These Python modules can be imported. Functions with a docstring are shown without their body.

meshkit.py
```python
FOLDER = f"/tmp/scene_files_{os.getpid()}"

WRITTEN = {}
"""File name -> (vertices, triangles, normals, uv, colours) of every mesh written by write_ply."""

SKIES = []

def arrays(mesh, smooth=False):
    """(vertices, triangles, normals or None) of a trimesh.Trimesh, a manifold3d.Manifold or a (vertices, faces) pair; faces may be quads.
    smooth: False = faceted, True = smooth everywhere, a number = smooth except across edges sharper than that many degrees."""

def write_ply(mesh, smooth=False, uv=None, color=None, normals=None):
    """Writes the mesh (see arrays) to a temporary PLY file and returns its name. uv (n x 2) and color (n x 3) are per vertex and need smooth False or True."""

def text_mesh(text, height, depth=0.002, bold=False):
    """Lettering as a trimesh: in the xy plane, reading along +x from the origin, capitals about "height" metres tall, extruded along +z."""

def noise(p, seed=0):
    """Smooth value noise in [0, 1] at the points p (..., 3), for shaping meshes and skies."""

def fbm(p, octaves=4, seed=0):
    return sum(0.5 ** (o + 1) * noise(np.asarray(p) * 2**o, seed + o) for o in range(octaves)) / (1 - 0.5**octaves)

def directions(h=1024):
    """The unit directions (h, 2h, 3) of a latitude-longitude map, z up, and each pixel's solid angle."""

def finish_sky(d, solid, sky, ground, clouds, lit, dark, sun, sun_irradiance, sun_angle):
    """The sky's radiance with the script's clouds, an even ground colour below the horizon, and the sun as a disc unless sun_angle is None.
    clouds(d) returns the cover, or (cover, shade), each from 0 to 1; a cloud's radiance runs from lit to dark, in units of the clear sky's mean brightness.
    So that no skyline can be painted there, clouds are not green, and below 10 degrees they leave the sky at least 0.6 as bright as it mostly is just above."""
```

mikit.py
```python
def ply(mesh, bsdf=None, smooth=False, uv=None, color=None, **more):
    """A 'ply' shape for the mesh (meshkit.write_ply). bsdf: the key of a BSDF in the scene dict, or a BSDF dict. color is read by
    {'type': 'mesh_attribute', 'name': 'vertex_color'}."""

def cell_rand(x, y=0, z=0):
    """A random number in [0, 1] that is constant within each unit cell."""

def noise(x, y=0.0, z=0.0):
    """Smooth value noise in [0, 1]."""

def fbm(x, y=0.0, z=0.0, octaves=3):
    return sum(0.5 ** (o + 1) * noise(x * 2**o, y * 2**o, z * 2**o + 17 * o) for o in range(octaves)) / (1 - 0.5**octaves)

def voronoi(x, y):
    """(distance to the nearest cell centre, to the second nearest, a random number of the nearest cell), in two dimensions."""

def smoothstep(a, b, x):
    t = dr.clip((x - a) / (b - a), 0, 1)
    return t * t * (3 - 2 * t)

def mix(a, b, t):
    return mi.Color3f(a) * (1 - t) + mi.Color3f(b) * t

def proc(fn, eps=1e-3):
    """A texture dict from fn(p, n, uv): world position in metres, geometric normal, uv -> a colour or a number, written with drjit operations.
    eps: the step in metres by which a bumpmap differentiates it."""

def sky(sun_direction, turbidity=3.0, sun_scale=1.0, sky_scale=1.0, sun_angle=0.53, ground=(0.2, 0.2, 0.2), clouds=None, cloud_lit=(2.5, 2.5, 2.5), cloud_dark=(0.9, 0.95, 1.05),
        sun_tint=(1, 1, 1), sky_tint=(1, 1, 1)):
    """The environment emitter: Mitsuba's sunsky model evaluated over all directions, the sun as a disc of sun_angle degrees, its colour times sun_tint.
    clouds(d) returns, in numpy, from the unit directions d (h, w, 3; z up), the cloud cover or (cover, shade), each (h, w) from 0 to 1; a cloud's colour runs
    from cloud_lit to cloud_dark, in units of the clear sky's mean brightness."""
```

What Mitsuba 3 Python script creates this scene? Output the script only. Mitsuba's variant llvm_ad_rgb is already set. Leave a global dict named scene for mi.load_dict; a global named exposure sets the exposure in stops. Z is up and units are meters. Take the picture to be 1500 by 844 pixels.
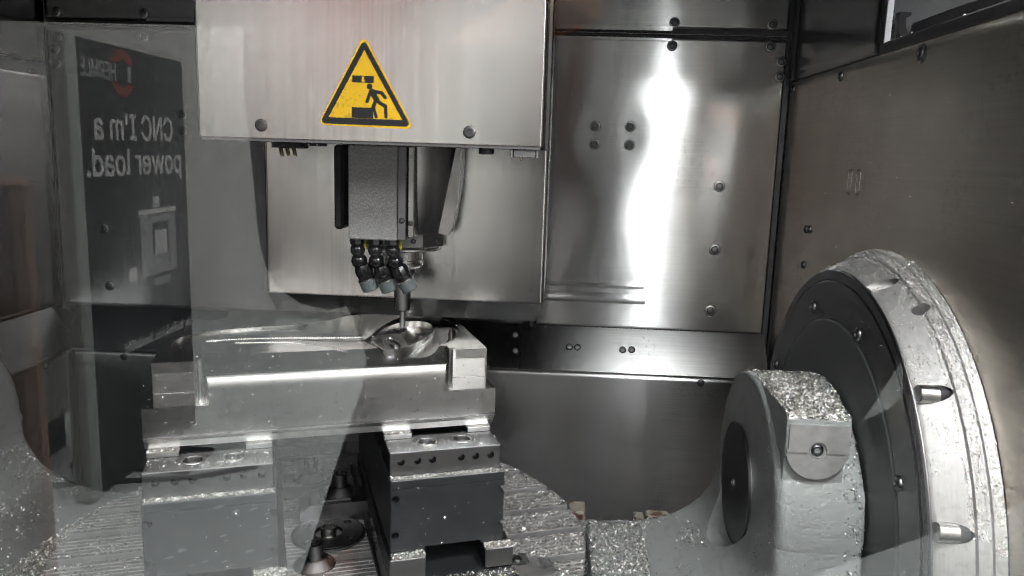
import math
import numpy as np, trimesh, manifold3d as m3
import drjit as dr, mitsuba as mi, mikit, meshkit
from mikit import noise, fbm, smoothstep
from shapely.geometry import Polygon, Point, box as sbox, LineString
from shapely.ops import unary_union
T = mi.ScalarTransform4f
scene, labels = {}, {}
exposure = 0.15

# ------------------------------------------------------------------ camera (at the origin; x right, y into the machine, z up)
YAW, PITCH, ROLL = 0.05396, 0.17029, -0.03135
_f = np.array([-math.sin(YAW) * math.cos(PITCH), math.cos(YAW) * math.cos(PITCH), -math.sin(PITCH)])
_r = np.array([math.cos(YAW), math.sin(YAW), 0])
_d = np.cross(_f, _r)
_dn = -math.sin(ROLL) * _r + math.cos(ROLL) * _d
scene['camera'] = {'type': 'perspective', 'fov': 66.15, 'fov_axis': 'x', 'near_clip': 0.02, 'far_clip': 60.0,
                   'to_world': T().look_at(origin=[0, 0, 0], target=_f.tolist(), up=(-_dn).tolist())}

# ------------------------------------------------------------------ lamps: radiance of each
LED, LED_TOP, HALL = 12.0, 165.0, 8.5


def rgb(*c):
    return {'type': 'rgb', 'value': list(c) if len(c) == 3 else [c[0]] * 3}


def emit(c, s):
    return {'type': 'area', 'radiance': rgb(*[x * s for x in c])}


# ------------------------------------------------------------------ mesh helpers
def box(x0, x1, y0, y1, z0, z1, c=0.0):
    """A box, its twelve edges chamfered by c."""
    if c <= 0:
        v = np.array([[x, y, z] for x in (x0, x1) for y in (y0, y1) for z in (z0, z1)])
    else:
        p = []
        for a in range(3):
            for x in (x0, x1):
                for y in (y0, y1):
                    for z in (z0, z1):
                        q = [x, y, z]
                        for b, (lo, hi) in enumerate(((x0, x1), (y0, y1), (z0, z1))):
                            if b != a:
                                q[b] += c if q[b] == lo else -c
                        p.append(q)
        v = np.array(p)
    return trimesh.convex.convex_hull(v)


def lathe(profile, origin, axis, n=28):
    """Revolves [(radius, height)] round the axis through origin."""
    pr = np.array(profile, float)
    ax = np.array(axis, float) / np.linalg.norm(axis)
    a = np.cross(ax, [0, 0, 1.0] if abs(ax[2]) < .9 else [1.0, 0, 0])
    a /= np.linalg.norm(a)
    b = np.cross(ax, a)
    t = np.arange(n) * 2 * np.pi / n
    ring = np.cos(t)[:, None] * a + np.sin(t)[:, None] * b
    v = (np.array(origin) + pr[:, None, 1:2] * ax + pr[:, None, 0:1] * ring[None]).reshape(-1, 3)
    f = []
    for i in range(len(pr) - 1):
        for j in range(n):
            k = (j + 1) % n
            p, q, r, s = i * n + j, i * n + k, (i + 1) * n + k, (i + 1) * n + j
            f += [[p, q, r], [p, r, s]]
    m = trimesh.Trimesh(v, f, process=False)
    m.merge_vertices()
    m.update_faces(m.nondegenerate_faces())
    if m.is_watertight and m.volume < 0:
        m.invert()
    return m


def rod(p0, p1, r0, r1=None, n=24, cap=True):
    p0, p1 = np.array(p0, float), np.array(p1, float)
    h = np.linalg.norm(p1 - p0)
    r1 = r0 if r1 is None else r1
    return lathe(([(0, 0)] if cap else []) + [(r0, 0), (r1, h)] + ([(0, h)] if cap else []), p0, p1 - p0, n)


def man(mesh):
    mesh = mesh.copy()
    mesh.merge_vertices(merge_norm=True, merge_tex=True)
    mn = m3.Manifold(m3.Mesh(np.asarray(mesh.vertices, np.float32), np.asarray(mesh.faces, np.uint32)))
    if mn.volume() < 0:
        mesh.invert()
        mn = m3.Manifold(m3.Mesh(np.asarray(mesh.vertices, np.float32), np.asarray(mesh.faces, np.uint32)))
    return mn


def tri(mn):
    m = mn.to_mesh()
    return trimesh.Trimesh(np.array(m.vert_properties[:, :3], float), np.array(m.tri_verts), process=False)


def prism(poly, h0, h1):
    """A manifold: a polygon (points or shapely) extruded in z from h0 to h1."""
    if not hasattr(poly, 'geom_type'):
        poly = Polygon(poly)
    poly = poly.buffer(0)
    rings = []
    for g in getattr(poly, 'geoms', [poly]):
        g = __import__('shapely').geometry.polygon.orient(g)
        rings += [np.array(g.exterior.coords)[:-1]] + [np.array(r.coords)[:-1] for r in g.interiors]
    return m3.Manifold.extrude(m3.CrossSection(rings, m3.FillRule.EvenOdd), h1 - h0).translate([0, 0, h0])


def axes(mn, x, y, z, o=(0, 0, 0)):
    """Sends a manifold's x, y, z axes to the given directions."""
    M = np.column_stack([x, y, z, o]).astype(float)
    return mn.transform(M)


def prism_x(poly_yz, x0, x1):
    return axes(prism(poly_yz, x0, x1), [0, 1, 0], [0, 0, 1], [1, 0, 0])


def prism_y(poly_xz, y0, y1):
    return axes(prism(poly_xz, -y1, -y0), [1, 0, 0], [0, 0, 1], [0, -1, 0])


def soft(mn, edge=.012, n=12, lamb=.5):
    m = tri(mn.refine_to_length(edge))
    m.merge_vertices()
    trimesh.smoothing.filter_taubin(m, lamb=lamb, nu=lamb + .02, iterations=n)
    return m


def cat(*ms):
    return trimesh.util.concatenate([m for m in ms])


# workpiece, clamps and table share one frame: u along the part, v away from the door, turned by 20.48 degrees
TH = math.radians(20.48)
W4 = np.eye(4)
W4[:2, :2] = [[math.cos(TH), -math.sin(TH)], [math.sin(TH), math.cos(TH)]]
W4[:2, 3] = [-.493, .915]


def W(m):
    m = tri(m) if isinstance(m, m3.Manifold) else m.copy()
    m.apply_transform(W4)
    return m


def wp(u, v, z):
    return (W4 @ [u, v, z, 1])[:3]


# ------------------------------------------------------------------ names
def fresh(key):
    if key not in scene and key not in used:
        used.add(key)
        return key
    n = 1
    while f'{key}_{n:03d}' in used or f'{key}_{n:03d}' in scene:
        n += 1
    used.add(f'{key}_{n:03d}')
    return f'{key}_{n:03d}'


used = set()


def thing(name, label, category, group=None, kind=None):
    key = fresh(name)
    labels[key] = {'label': label, 'category': category}
    if group:
        labels[key]['group'] = group
    if kind:
        labels[key]['kind'] = kind
    return key


def part(parent, name, mesh, bsdf, smooth=30, uv=None, label=None, kind=None, **more):
    key = fresh(parent + '__' + name if parent else name)
    if isinstance(mesh, m3.Manifold):
        mesh = tri(mesh)
    if isinstance(uv, str):            # planar uv: brushing runs along u
        ax = {'x': 0, 'y': 1, 'z': 2}
        if smooth not in (True, False):
            mesh = trimesh.graph.smooth_shade(mesh, angle=np.radians(smooth), facet_minarea=None)
            smooth = True
        uv = np.asarray(mesh.vertices)[:, [ax[uv[0]], ax[uv[1]]]]
    scene[key] = mikit.ply(mesh, bsdf, smooth=smooth, uv=uv, **more)
    if label or kind:
        labels[key] = {**({'label': label} if label else {}), **({'kind': kind} if kind else {})}
    return key


def solo(name, label, category, mesh, bsdf, smooth=30, uv=None, group=None, kind=None, **more):
    key = thing(name, label, category, group, kind)
    used.discard(key)
    return part(None, key, mesh, bsdf, smooth, uv, **more)


# ------------------------------------------------------------------ materials
def two(b):
    return {'type': 'twosided', 'bsdf': b}


def metal(refl, au, av=None, dist='beckmann'):
    return two({'type': 'roughconductor', 'material': 'none', 'distribution': dist, 'alpha_u': au, 'alpha_v': av if av is not None else au,
                'specular_reflectance': refl})


def brushed(tint, lo, hi, axis, fine=900., along=9.):
    """Brushing: fine streaks along an axis, wiped patches and a few scratches, in the metal's own reflectance."""
    def fn(p, n, uv):
        a, b = (p.x + p.y * .6, p.z) if axis == 'x' else (p.z, p.x + p.y * .6) if axis == 'z' else (p.y, p.z)
        s = noise(a * along, b * fine, 3.1) * .55 + noise(a * along * .45, b * fine * .37, 7.7) * .45
        w = fbm(p.x * 5 + p.y * 3, p.z * 6, p.y * 2)
        sc = smoothstep(.80, .86, noise(a * 30 + b * 8, b * 420 - a * 25, 5.)) * smoothstep(.5, .7, fbm(a * 7, b * 7, 2.))
        sp = smoothstep(.70, .80, noise(a * 190, b * 170, 9.)) * smoothstep(.54, .68, fbm(a * 8, b * 8, 4.))
        v = lo + (hi - lo) * (s * .70 + w * .30) + sc * .07 - sp * .09
        return mi.Color3f(tint[0] * v, tint[1] * v, tint[2] * v)
    return mikit.proc(fn)


def wiped(a0, a1, f=6.):
    return mikit.proc(lambda p, n, uv: a0 + (a1 - a0) * fbm(p.x * f + 3., p.z * f, p.y * f + 1.))


STEEL = (.965, .975, .97)
scene['steel_wall'] = metal(brushed(STEEL, .48, .72, 'x'), wiped(.010, .016), wiped(.20, .26), 'ggx')
scene['steel_low'] = metal(brushed(STEEL, .44, .68, 'x'), wiped(.042, .055), wiped(.22, .25))
scene['steel_side'] = metal(brushed((.98, .91, .82), .56, .74, 'y'), wiped(.07, .11), wiped(.07, .11), 'ggx')
scene['steel_dim'] = metal(brushed((.95, .96, .97), .20, .30, 'x'), .07, .14)  # darker copy of the wall steel, carrying shade in its tone
scene['steel_ledge'] = two({'type': 'roughconductor', 'material': 'none', 'distribution': 'beckmann', 'alpha_u': .06, 'alpha_v': .13, 'specular_reflectance': brushed(STEEL, .24, .36, 'x')})  # wall steel made darker: the ledge's dim reflection is put into its tone
scene['steel_gloss'] = metal(rgb(.30, .30, .30), .06)
scene['steel_head'] = metal(brushed((.975, .965, .94), .54, .86, 'z', 420., 5.), wiped(.10, .13), wiped(.045, .07))
scene['steel_bare'] = metal(rgb(.54, .54, .53), .2)
scene['steel_dark'] = metal(rgb(.25, .25, .255), .22)
scene['steel_matt'] = metal(rgb(.25, .25, .255), .30)


def alu_fn(p, n, uv):
    s = noise(p.x * 60 + p.y * 20, p.y * 260, p.z * 900)
    w = fbm(p.x * 14, p.y * 14, p.z * 22)
    v = .52 + .10 * s + .14 * w
    return mi.Color3f(v, v * .995, v * .975)




def alu_rough(p, n, uv):
    # the milled top is finer than the ground front and sides
    v = (p.y - .915) * .93681 - (p.x + .493) * .34987
    top = (v > .052) & (p.z > -.325)
    w = fbm(p.x * 18 + 3., p.z * 18, p.y * 18 + 1.)
    return dr.select(top, .05 + .08 * w, .14 + .08 * w)


scene['alu'] = metal(mikit.proc(alu_fn), mikit.proc(alu_rough))
scene['alu_lit'] = metal(rgb(.88, .88, .87), .09)  # brighter copy of the aluminium, lamp glare on one boss put into it
scene['alu_chip'] = metal(rgb(.88, .87, .84), .16)


def cast_fn(p, n, uv):
    w = fbm(p.x * 30, p.y * 30, p.z * 30)
    d = smoothstep(.60, .70, fbm(p.x * 90, p.y * 90, p.z * 90 + 4.))
    v = .225 + .045 * w - .02 * d
    return mi.Color3f(v * .94, v * 1.0, v * .99)


scene['cast_paint'] = two({'type': 'bumpmap', 'scale': 1.0, 'arbitrary': mikit.proc(
    lambda p, n, uv: .0007 * fbm(p.x * 150, p.y * 150, p.z * 150) + .0010 * noise(p.x * 330, p.y * 330, p.z * 330), eps=1.5e-3),
    'bsdf': {'type': 'roughplastic', 'diffuse_reflectance': mikit.proc(cast_fn), 'alpha': .11, 'int_ior': 1.5}})


def rim_fn(p, n, uv):
    s = noise(p.x * 700, p.y * 60, p.z * 60)
    d = smoothstep(.55, .68, fbm(p.x * 160, p.y * 160, p.z * 160))
    v = .46 + .08 * s - .05 * d
    return mi.Color3f(v, v * .99, v * .97)


scene['rim_metal'] = metal(mikit.proc(rim_fn), .46, None, 'ggx')
scene['table_metal'] = metal(mikit.proc(lambda p, n, uv: mi.Color3f(.52 + .16 * fbm(p.x * 120, p.y * 120, p.z * 120) - .10 * smoothstep(.5, .7, fbm(p.x * 40, p.y * 40, 1.)))), .5, None, 'ggx')


def oxide_fn(p, n, uv):
    w = fbm(p.x * 25, p.y * 25, p.z * 25)
    sc = smoothstep(.83, .87, noise(p.x * 60 + p.z * 30, p.y * 60, p.z * 260 - p.x * 60)) * smoothstep(.5, .65, fbm(p.x * 11, p.y * 11, p.z * 11))
    v = .018 + .014 * w + .05 * sc
    return mi.Color3f(v * .92, v * 1.0, v * 1.1)


def plast(c, a, ior=1.5):
    return two({'type': 'roughplastic', 'diffuse_reflectance': c, 'alpha': a, 'int_ior': ior})


scene['oxide'] = plast(mikit.proc(oxide_fn), .22, 1.75)
scene['black_rubber'] = plast(rgb(.012, .013, .015), .35)
scene['roof_paint'] = plast(rgb(.03, .031, .033), .4)
scene['spindle_steel'] = metal(rgb(.30, .305, .31), .13)
scene['black_plastic'] = plast(rgb(.010, .010, .011), .08)
scene['black_screw'] = metal(rgb(.13, .13, .135), .24)
scene['grey_plastic'] = plast(rgb(.13, .15, .155), .25)
scene['spindle_paint'] = plast(mikit.proc(lambda p, n, uv: mi.Color3f(.27 + .22 * smoothstep(.45, .75, noise(p.x * 1100, p.y * 1100, p.z * 1100)))), .25)
scene['plate_paint'] = plast(rgb(.055, .062, .062), .28)
scene['brass'] = metal(rgb(.62, .55, .30), .2)
scene['tab_yellow'] = plast(rgb(.42, .40, .04), .2)
scene['sign_yellow'] = plast(mikit.proc(lambda p, n, uv: mikit.mix((.88, .52, .010), (.62, .38, .03), smoothstep(.66, .74, fbm(p.x * 300, p.z * 500, 2.)) * smoothstep(.45, .6, fbm(p.x * 40, p.z * 40, 5.)))), .16)
scene['sign_black'] = plast(rgb(.012, .012, .014), .25)
scene['teal'] = plast(rgb(.012, .06, .075), .2)
scene['cream_worn'] = plast(mikit.proc(lambda p, n, uv: mikit.mix((.34, .31, .25), (.12, .05, .035), smoothstep(.56, .64, fbm(p.x * 60, p.y * 60, p.z * 60)))), .35)
scene['hall_light'] = {'type': 'diffuse', 'reflectance': rgb(.66, .655, .635)}
scene['hall_floor'] = plast(rgb(.58, .63, .63), .3)
scene['hall_grey'] = {'type': 'diffuse', 'reflectance': rgb(.36, .38, .37)}
scene['hall_warm'] = {'type': 'diffuse', 'reflectance': rgb(.28, .20, .165)}
scene['hall_red'] = {'type': 'diffuse', 'reflectance': rgb(.40, .04, .04)}
scene['emblem_red'] = {'type': 'diffuse', 'reflectance': rgb(.24, .06, .06)}
scene['hall_dark'] = {'type': 'diffuse', 'reflectance': rgb(.045, .049, .052)}
scene['print_white'] = {'type': 'twosided', 'bsdf': {'type': 'diffuse', 'reflectance': rgb(.58, .58, .58)}}
scene['print_grey'] = {'type': 'twosided', 'bsdf': {'type': 'diffuse', 'reflectance': rgb(.30, .31, .31)}}
scene['cloth'] = {'type': 'twosided', 'bsdf': {'type': 'diffuse', 'reflectance': rgb(.018, .018, .02)}}
scene['skin'] = {'type': 'twosided', 'bsdf': {'type': 'diffuse', 'reflectance': rgb(.48, .25, .17)}}
scene['pane_glass'] = {'type': 'thindielectric', 'int_ior': 1.62}
scene['lens'] = {'type': 'diffuse', 'reflectance': rgb(.7)}


def screw(parent, pos, axis, r, name='screw', ring=False, bsdf='black_screw', h=None):
    """A button-head screw with a socket; ring: the pressed dimple round it in the sheet."""
    h = h or r * .42
    s = part(parent, name, lathe([(0, h * .35), (r * .40, h * .35), (r * .46, h * .98), (r * .62, h), (r * .86, h * .74), (r, h * .2), (r, -.001)], pos, axis, 20), bsdf, 40)
    if ring:
        part(s, 'washer', lathe([(r * 1.02, .0004), (r * 1.12, .0012), (r * 1.45, .0008), (r * 1.62, -.0004)], pos, axis, 24), 'steel_bare', 40)
    return s


def sheet(x0, x1, z0, z1, y, seed, amp=.0006, dents=(), t=.002, nx=90, nz=60):
    """A sheet of steel facing the door with the slight waves that sheet has."""
    X, Z = np.meshgrid(np.linspace(x0, x1, nx), np.linspace(z0, z1, nz), indexing='ij')
    P = np.stack([X * 5.0, Z * 3.6, X * 0 + seed], -1)
    Y = y - amp * 2 * (meshkit.fbm(P, 2, seed) - .5)
    for dx, dz, a, s in dents:
        Y += a * np.exp(-((X - dx) ** 2 + (Z - dz) ** 2) / s ** 2)
    v = np.stack([X, Y, Z], -1).reshape(-1, 3)
    i = np.arange(nx * nz).reshape(nx, nz)
    q = np.stack([i[:-1, :-1], i[1:, :-1], i[1:, 1:], i[:-1, 1:]], -1).reshape(-1, 4)
    f = np.vstack([q[:, [0, 1, 2]], q[:, [0, 2, 3]]])
    # the folded edge all round, so that the sheet has a thickness
    loop = np.concatenate([i[:, 0], i[-1, 1:], i[-2::-1, -1], i[0, -2:0:-1]])
    b = v[loop] + [0, .012, 0]
    n0, L = len(v), len(loop)
    k = np.arange(L)
    f = np.vstack([f, np.stack([loop, n0 + k, n0 + (k + 1) % L], 1), np.stack([loop, n0 + (k + 1) % L, loop[(k + 1) % L]], 1)])
    return trimesh.Trimesh(np.vstack([v, b]), f, process=False)


# ================================================================== the lamps
t = thing('machine_lamp', 'white upright strip lamp on the door post inside the machine', 'lamp')
part(t, 'housing', box(.378, .450, .085, .118, -.57, .56, .004), 'steel_bare')
part(t, 'diffuser', box(.404, .424, .1185, .124, -.55, .55), 'lens', False, emitter=emit((.985, 1, 1), LED))
t = thing('machine_lamp', 'flat lamp under the roof of the machine near the right door post', 'lamp')
part(t, 'housing', box(.335, .475, .19, .50, .566, .594, .004), 'steel_bare')
part(t, 'diffuser', box(.345, .465, .20, .49, .5615, .5655), 'lens', False, emitter=emit((.985, 1, .995), LED_TOP))

# ================================================================== the hall that the door pane mirrors
solo('floor', 'pale grey floor of the hall in front of the machine', 'floor', box(-6, 5, -7, .1, -1.68, -1.6), 'hall_floor', False, kind='structure')
solo('wall', 'white wall at the far end of the hall', 'wall', box(-6, 5, -7.1, -7.001, -1.6, 1.05), 'hall_light', False, kind='structure')
solo('wall', 'white side wall of the hall', 'wall', box(-6.1, -6.001, -7, .1, -1.6, 1.05), 'hall_light', False, kind='structure')
solo('ceiling', 'dark ceiling of the hall', 'ceiling', box(-6, 5, -7.2, .1, 2.6, 2.7), 'hall_dark', False, kind='structure')
for x in (-2.9, -.6, 1.7):
    for y in (-5.3, -3.5, -1.7):
        t = thing('ceiling_lamp', 'square flat lamp under the hall ceiling', 'lamp', 'lamps under the hall ceiling')
        part(t, 'frame', box(x - .79, x + .79, y - .84, y + .84, 2.56, 2.598, .005), 'hall_grey')
        part(t, 'diffuser', box(x - .75, x + .75, y - .80, y + .80, 2.552, 2.5595), 'lens', False, emitter=emit((1, .99, .97), HALL))

t = thing('banner', 'dark upright display board with white lettering standing in the hall, mirrored in the door pane', 'display board')
part(t, 'board', box(-2.07, -2.012, -3.95, -3.01, -1.58, .42, .004), 'hall_dark')
part(t, 'frame', box(-2.09, -2.004, -3.008, -2.93, -1.59, .43, .004), 'hall_grey')
part(t, 'foot', box(-2.35, -1.75, -3.6, -3.3, -1.6, -1.575, .004), 'hall_dark')


def letter(text, y, z, h, w=None, bold=True):
    m = meshkit.text_mesh(text, h, .003, bold)
    if w:
        m.apply_scale([w / m.extents[0], 1, 1])
    m.apply_transform(np.array([[0, 0, 1, -2.0115], [1, 0, 0, y], [0, 1, 0, z], [0, 0, 0, 1.0]]))
    return m


part(t, 'lettering', letter("CNC I'm a", -3.82, .005, .115, .70), 'print_white', False)
part(t, 'lettering', letter('power load.', -3.90, -.155, .115, .85), 'print_white', False)
part(t, 'lettering', letter('HERMLE', -3.31, .265, .075, .27), 'print_grey', False)
ring = Point(0, 0).buffer(.105, 32).difference(Point(0, 0).buffer(.060, 32)).difference(sbox(-.2, -.045, .2, .045))
part(t, 'emblem', axes(prism(ring, 0, .003), [0, 1, 0], [0, 0, 1], [1, 0, 0], (-2.0115, -3.36, .302)), 'emblem_red', False)
part(t, 'emblem_core', axes(prism(sbox(-.03, -.035, .0, .035), 0, .003), [0, 1, 0], [0, 0, 1], [1, 0, 0], (-2.0115, -3.40, .302)), 'print_grey', False)
rg = np.random.default_rng(5)
bars, yy = [], -3.93
while yy < -3.27:                       # the small line of print at the bottom, too small to read
    wdt = rg.uniform(.006, .012)
    bars.append(box(-2.012, -2.009, yy, yy + wdt, -.995, -.995 + rg.choice([.032, .034, .052])))
    yy += wdt + rg.choice([.008, .010, .012, .03], p=[.4, .3, .2, .1])
part(t, 'small_print', cat(*bars), 'print_white', False, kind='stuff')
# printed picture of a machine: body, window, columns
pic = lambda y0, y1, z0, z1, b='print_grey', dx=0.: part(t, 'picture', box(-2.012, -2.0095 + dx, y0, y1, z0, z1), b, False)
pic(-3.80, -3.45, -.66, -.36); pic(-3.81, -3.44, -.355, -.33, 'print_white'); pic(-3.64, -3.58, -.325, -.27, 'print_white')
pic(-3.72, -3.56, -.56, -.40, 'hall_dark', .001); pic(-3.70, -3.58, -.56, -.44, 'print_white', .002); pic(-3.40, -3.33, -.66, -.60, 'print_white')
pic(-3.72, -3.56, -.72, -.68, 'print_grey', .001)

t = thing('cabinet', 'pale machine cabinet with a dark plinth standing in the hall, mirrored in the door pane', 'cabinet')
part(t, 'body', box(-3.4, -2.52, -3.60, -2.6, -1.42, .30, .01), 'hall_light')
part(t, 'plinth', box(-3.38, -2.54, -3.58, -2.6, -1.6, -1.425, .005), 'hall_dark')
solo('added_panel', 'rust brown panel added in the hall for the brown tint mirrored at the left edge', 'added_panel', man(box(-3.2, -1.36, -1.75, -1.68, -1.6, -.10, .02)), 'hall_warm')  # brown panel added only for its tint in the pane's mirror image
solo('flag', 'red flag hanging high in the hall behind the photographer', 'flag', box(-2.30, -1.50, -5.02, -5.0, 1.12, 2.3, .004), 'hall_red')
t = thing('cable', 'thin black cable lying on the hall floor', 'cable')
scene[t] = mikit.ply(cat(rod([-2.6, -3.0, -1.59], [-1.7, -3.25, -1.59], .012), rod([-1.7, -3.25, -1.59], [-1.45, -3.42, -1.59], .012)), 'hall_dark', smooth=30)

# the photographer: one continuous clothed body behind the camera, head and hands
J = dict(hip=(-.06, -.30, -.50), chest=(.045, -.28, -.12), neck=(.06, -.27, .12), shl=(-.125, -.27, .05), shr=(.235, -.27, .085), ell=(-.165, -.32, -.070), wrl=(-.084, -.135, .004),
         elr=(.33, -.34, -.20), wrr=(.000, -.21, -.277), kl=(-.03, -.29, -1.05), kr=(.18, -.29, -1.05), al=(-.05, -.31, -1.53), ar=(.20, -.31, -1.53), hl=(-.02, -.31, -.66), hr=(.16, -.31, -.66),
         tl=(-.07, -.19, -1.56), tr=(.21, -.19, -1.56))
RAD = dict(hip=.17, chest=.155, neck=.09, shl=.075, shr=.075, ell=.048, wrl=.034, elr=.048, wrr=.034, kl=.065, kr=.065, al=.045, ar=.045, hl=.09, hr=.09, tl=.034, tr=.034)


def bone(a, b, ra, rb):
    s = [m3.Manifold.sphere(ra, 20).translate(list(a)), m3.Manifold.sphere(rb, 20).translate(list(b))]
    return m3.Manifold.batch_hull(s)


pairs = [('hip', 'chest'), ('chest', 'neck'), ('chest', 'shl'), ('chest', 'shr'), ('shl', 'ell'), ('ell', 'wrl'), ('shr', 'elr'), ('elr', 'wrr'), ('hip', 'hl'), ('hip', 'hr'),
         ('hl', 'kl'), ('kl', 'al'), ('hr', 'kr'), ('kr', 'ar'), ('al', 'tl'), ('ar', 'tr')]
body = m3.Manifold.batch_boolean([bone(J[a], J[b], RAD[a], RAD[b]) for a, b in pairs], m3.OpType.Add)
t = thing('person', 'person in dark clothes behind the camera, faintly mirrored in the door pane, one arm bent', 'person')
part(t, 'clothing', soft(body, .03, 10), 'cloth', True)


def hand(w, d, side):
    """Palm, four fingers and a thumb, from the wrist along d."""
    w, d = np.array(w), np.array(d, float) / np.linalg.norm(d)
    s = np.cross(d, [0, 1, 0]); s /= np.linalg.norm(s)
    n = np.cross(s, d)
    b = [bone(w - d * .03, w + d * .03, .030, .028), bone(w + d * .03 + s * .022, w + d * .085 + s * .028, .018, .015), bone(w + d * .03 - s * .022, w + d * .085 - s * .028, .018, .015)]
    for k, L in enumerate((.065, .078, .072, .055)):
        p = w + d * .085 + s * (.030 - .020 * k)
        q = p + d * L * .5 + n * .006
        b += [bone(p, q, .0095, .0088), bone(q, q + d * L * .4 + n * .018, .0088, .0075)]
    p = w + d * .03 + s * side * .03
    b += [bone(p, p + d * .035 + s * side * .022, .013, .011), bone(p + d * .035 + s * side * .022, p + d * .065 + s * side * .028 + n * .01, .011, .009)]
    return soft(m3.Manifold.batch_boolean(b, m3.OpType.Add), .008, 6)


part(t, 'hand', hand(J['wrl'], [.95, .2, .0], 1), 'skin', True)
part(t, 'hand', hand(J['wrr'], [-1, .10, .02], 1), 'skin', True)
head = m3.Manifold.sphere(1, 40).scale([.076, .092, .112]).translate([.14, -.40, .085])
head += bone((.14, -.345, .03), (.14, -.35, .02), .045, .04) + bone((.14, -.305, .08), (.14, -.303, .065), .012, .016) + bone((.14, -.42, -.1), (.14, -.41, .0), .055, .055)
for s in (-1, 1):
    head += m3.Manifold.sphere(1, 16).scale([.012, .022, .032]).translate([.14 + s * .078, -.40, .085])
    head -= m3.Manifold.sphere(.016, 16).translate([.14 + s * .032, -.300, .098])
head = head.translate([-.08, .14, .17])
part(t, 'head', soft(head, .012, 6), 'skin', True)
hair = m3.Manifold.sphere(1, 40).scale([.084, .100, .118]).translate([.14, -.408, .094]) - m3.Manifold.cube([.3, .2, .2]).translate([0, -.345, -.06]) - m3.Manifold.cube([.3, .3, .2]).translate([0, -.5, -.14])
part(t, 'hair', soft(hair.translate([-.08, .14, .17]), .014, 6), 'cloth', True)
t = thing('phone', 'dark slim phone held up behind the camera by the photographer', 'phone')
part(t, 'case', box(-.099, .048, -.034, -.026, -.037, .035, .003), 'black_plastic')

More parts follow.
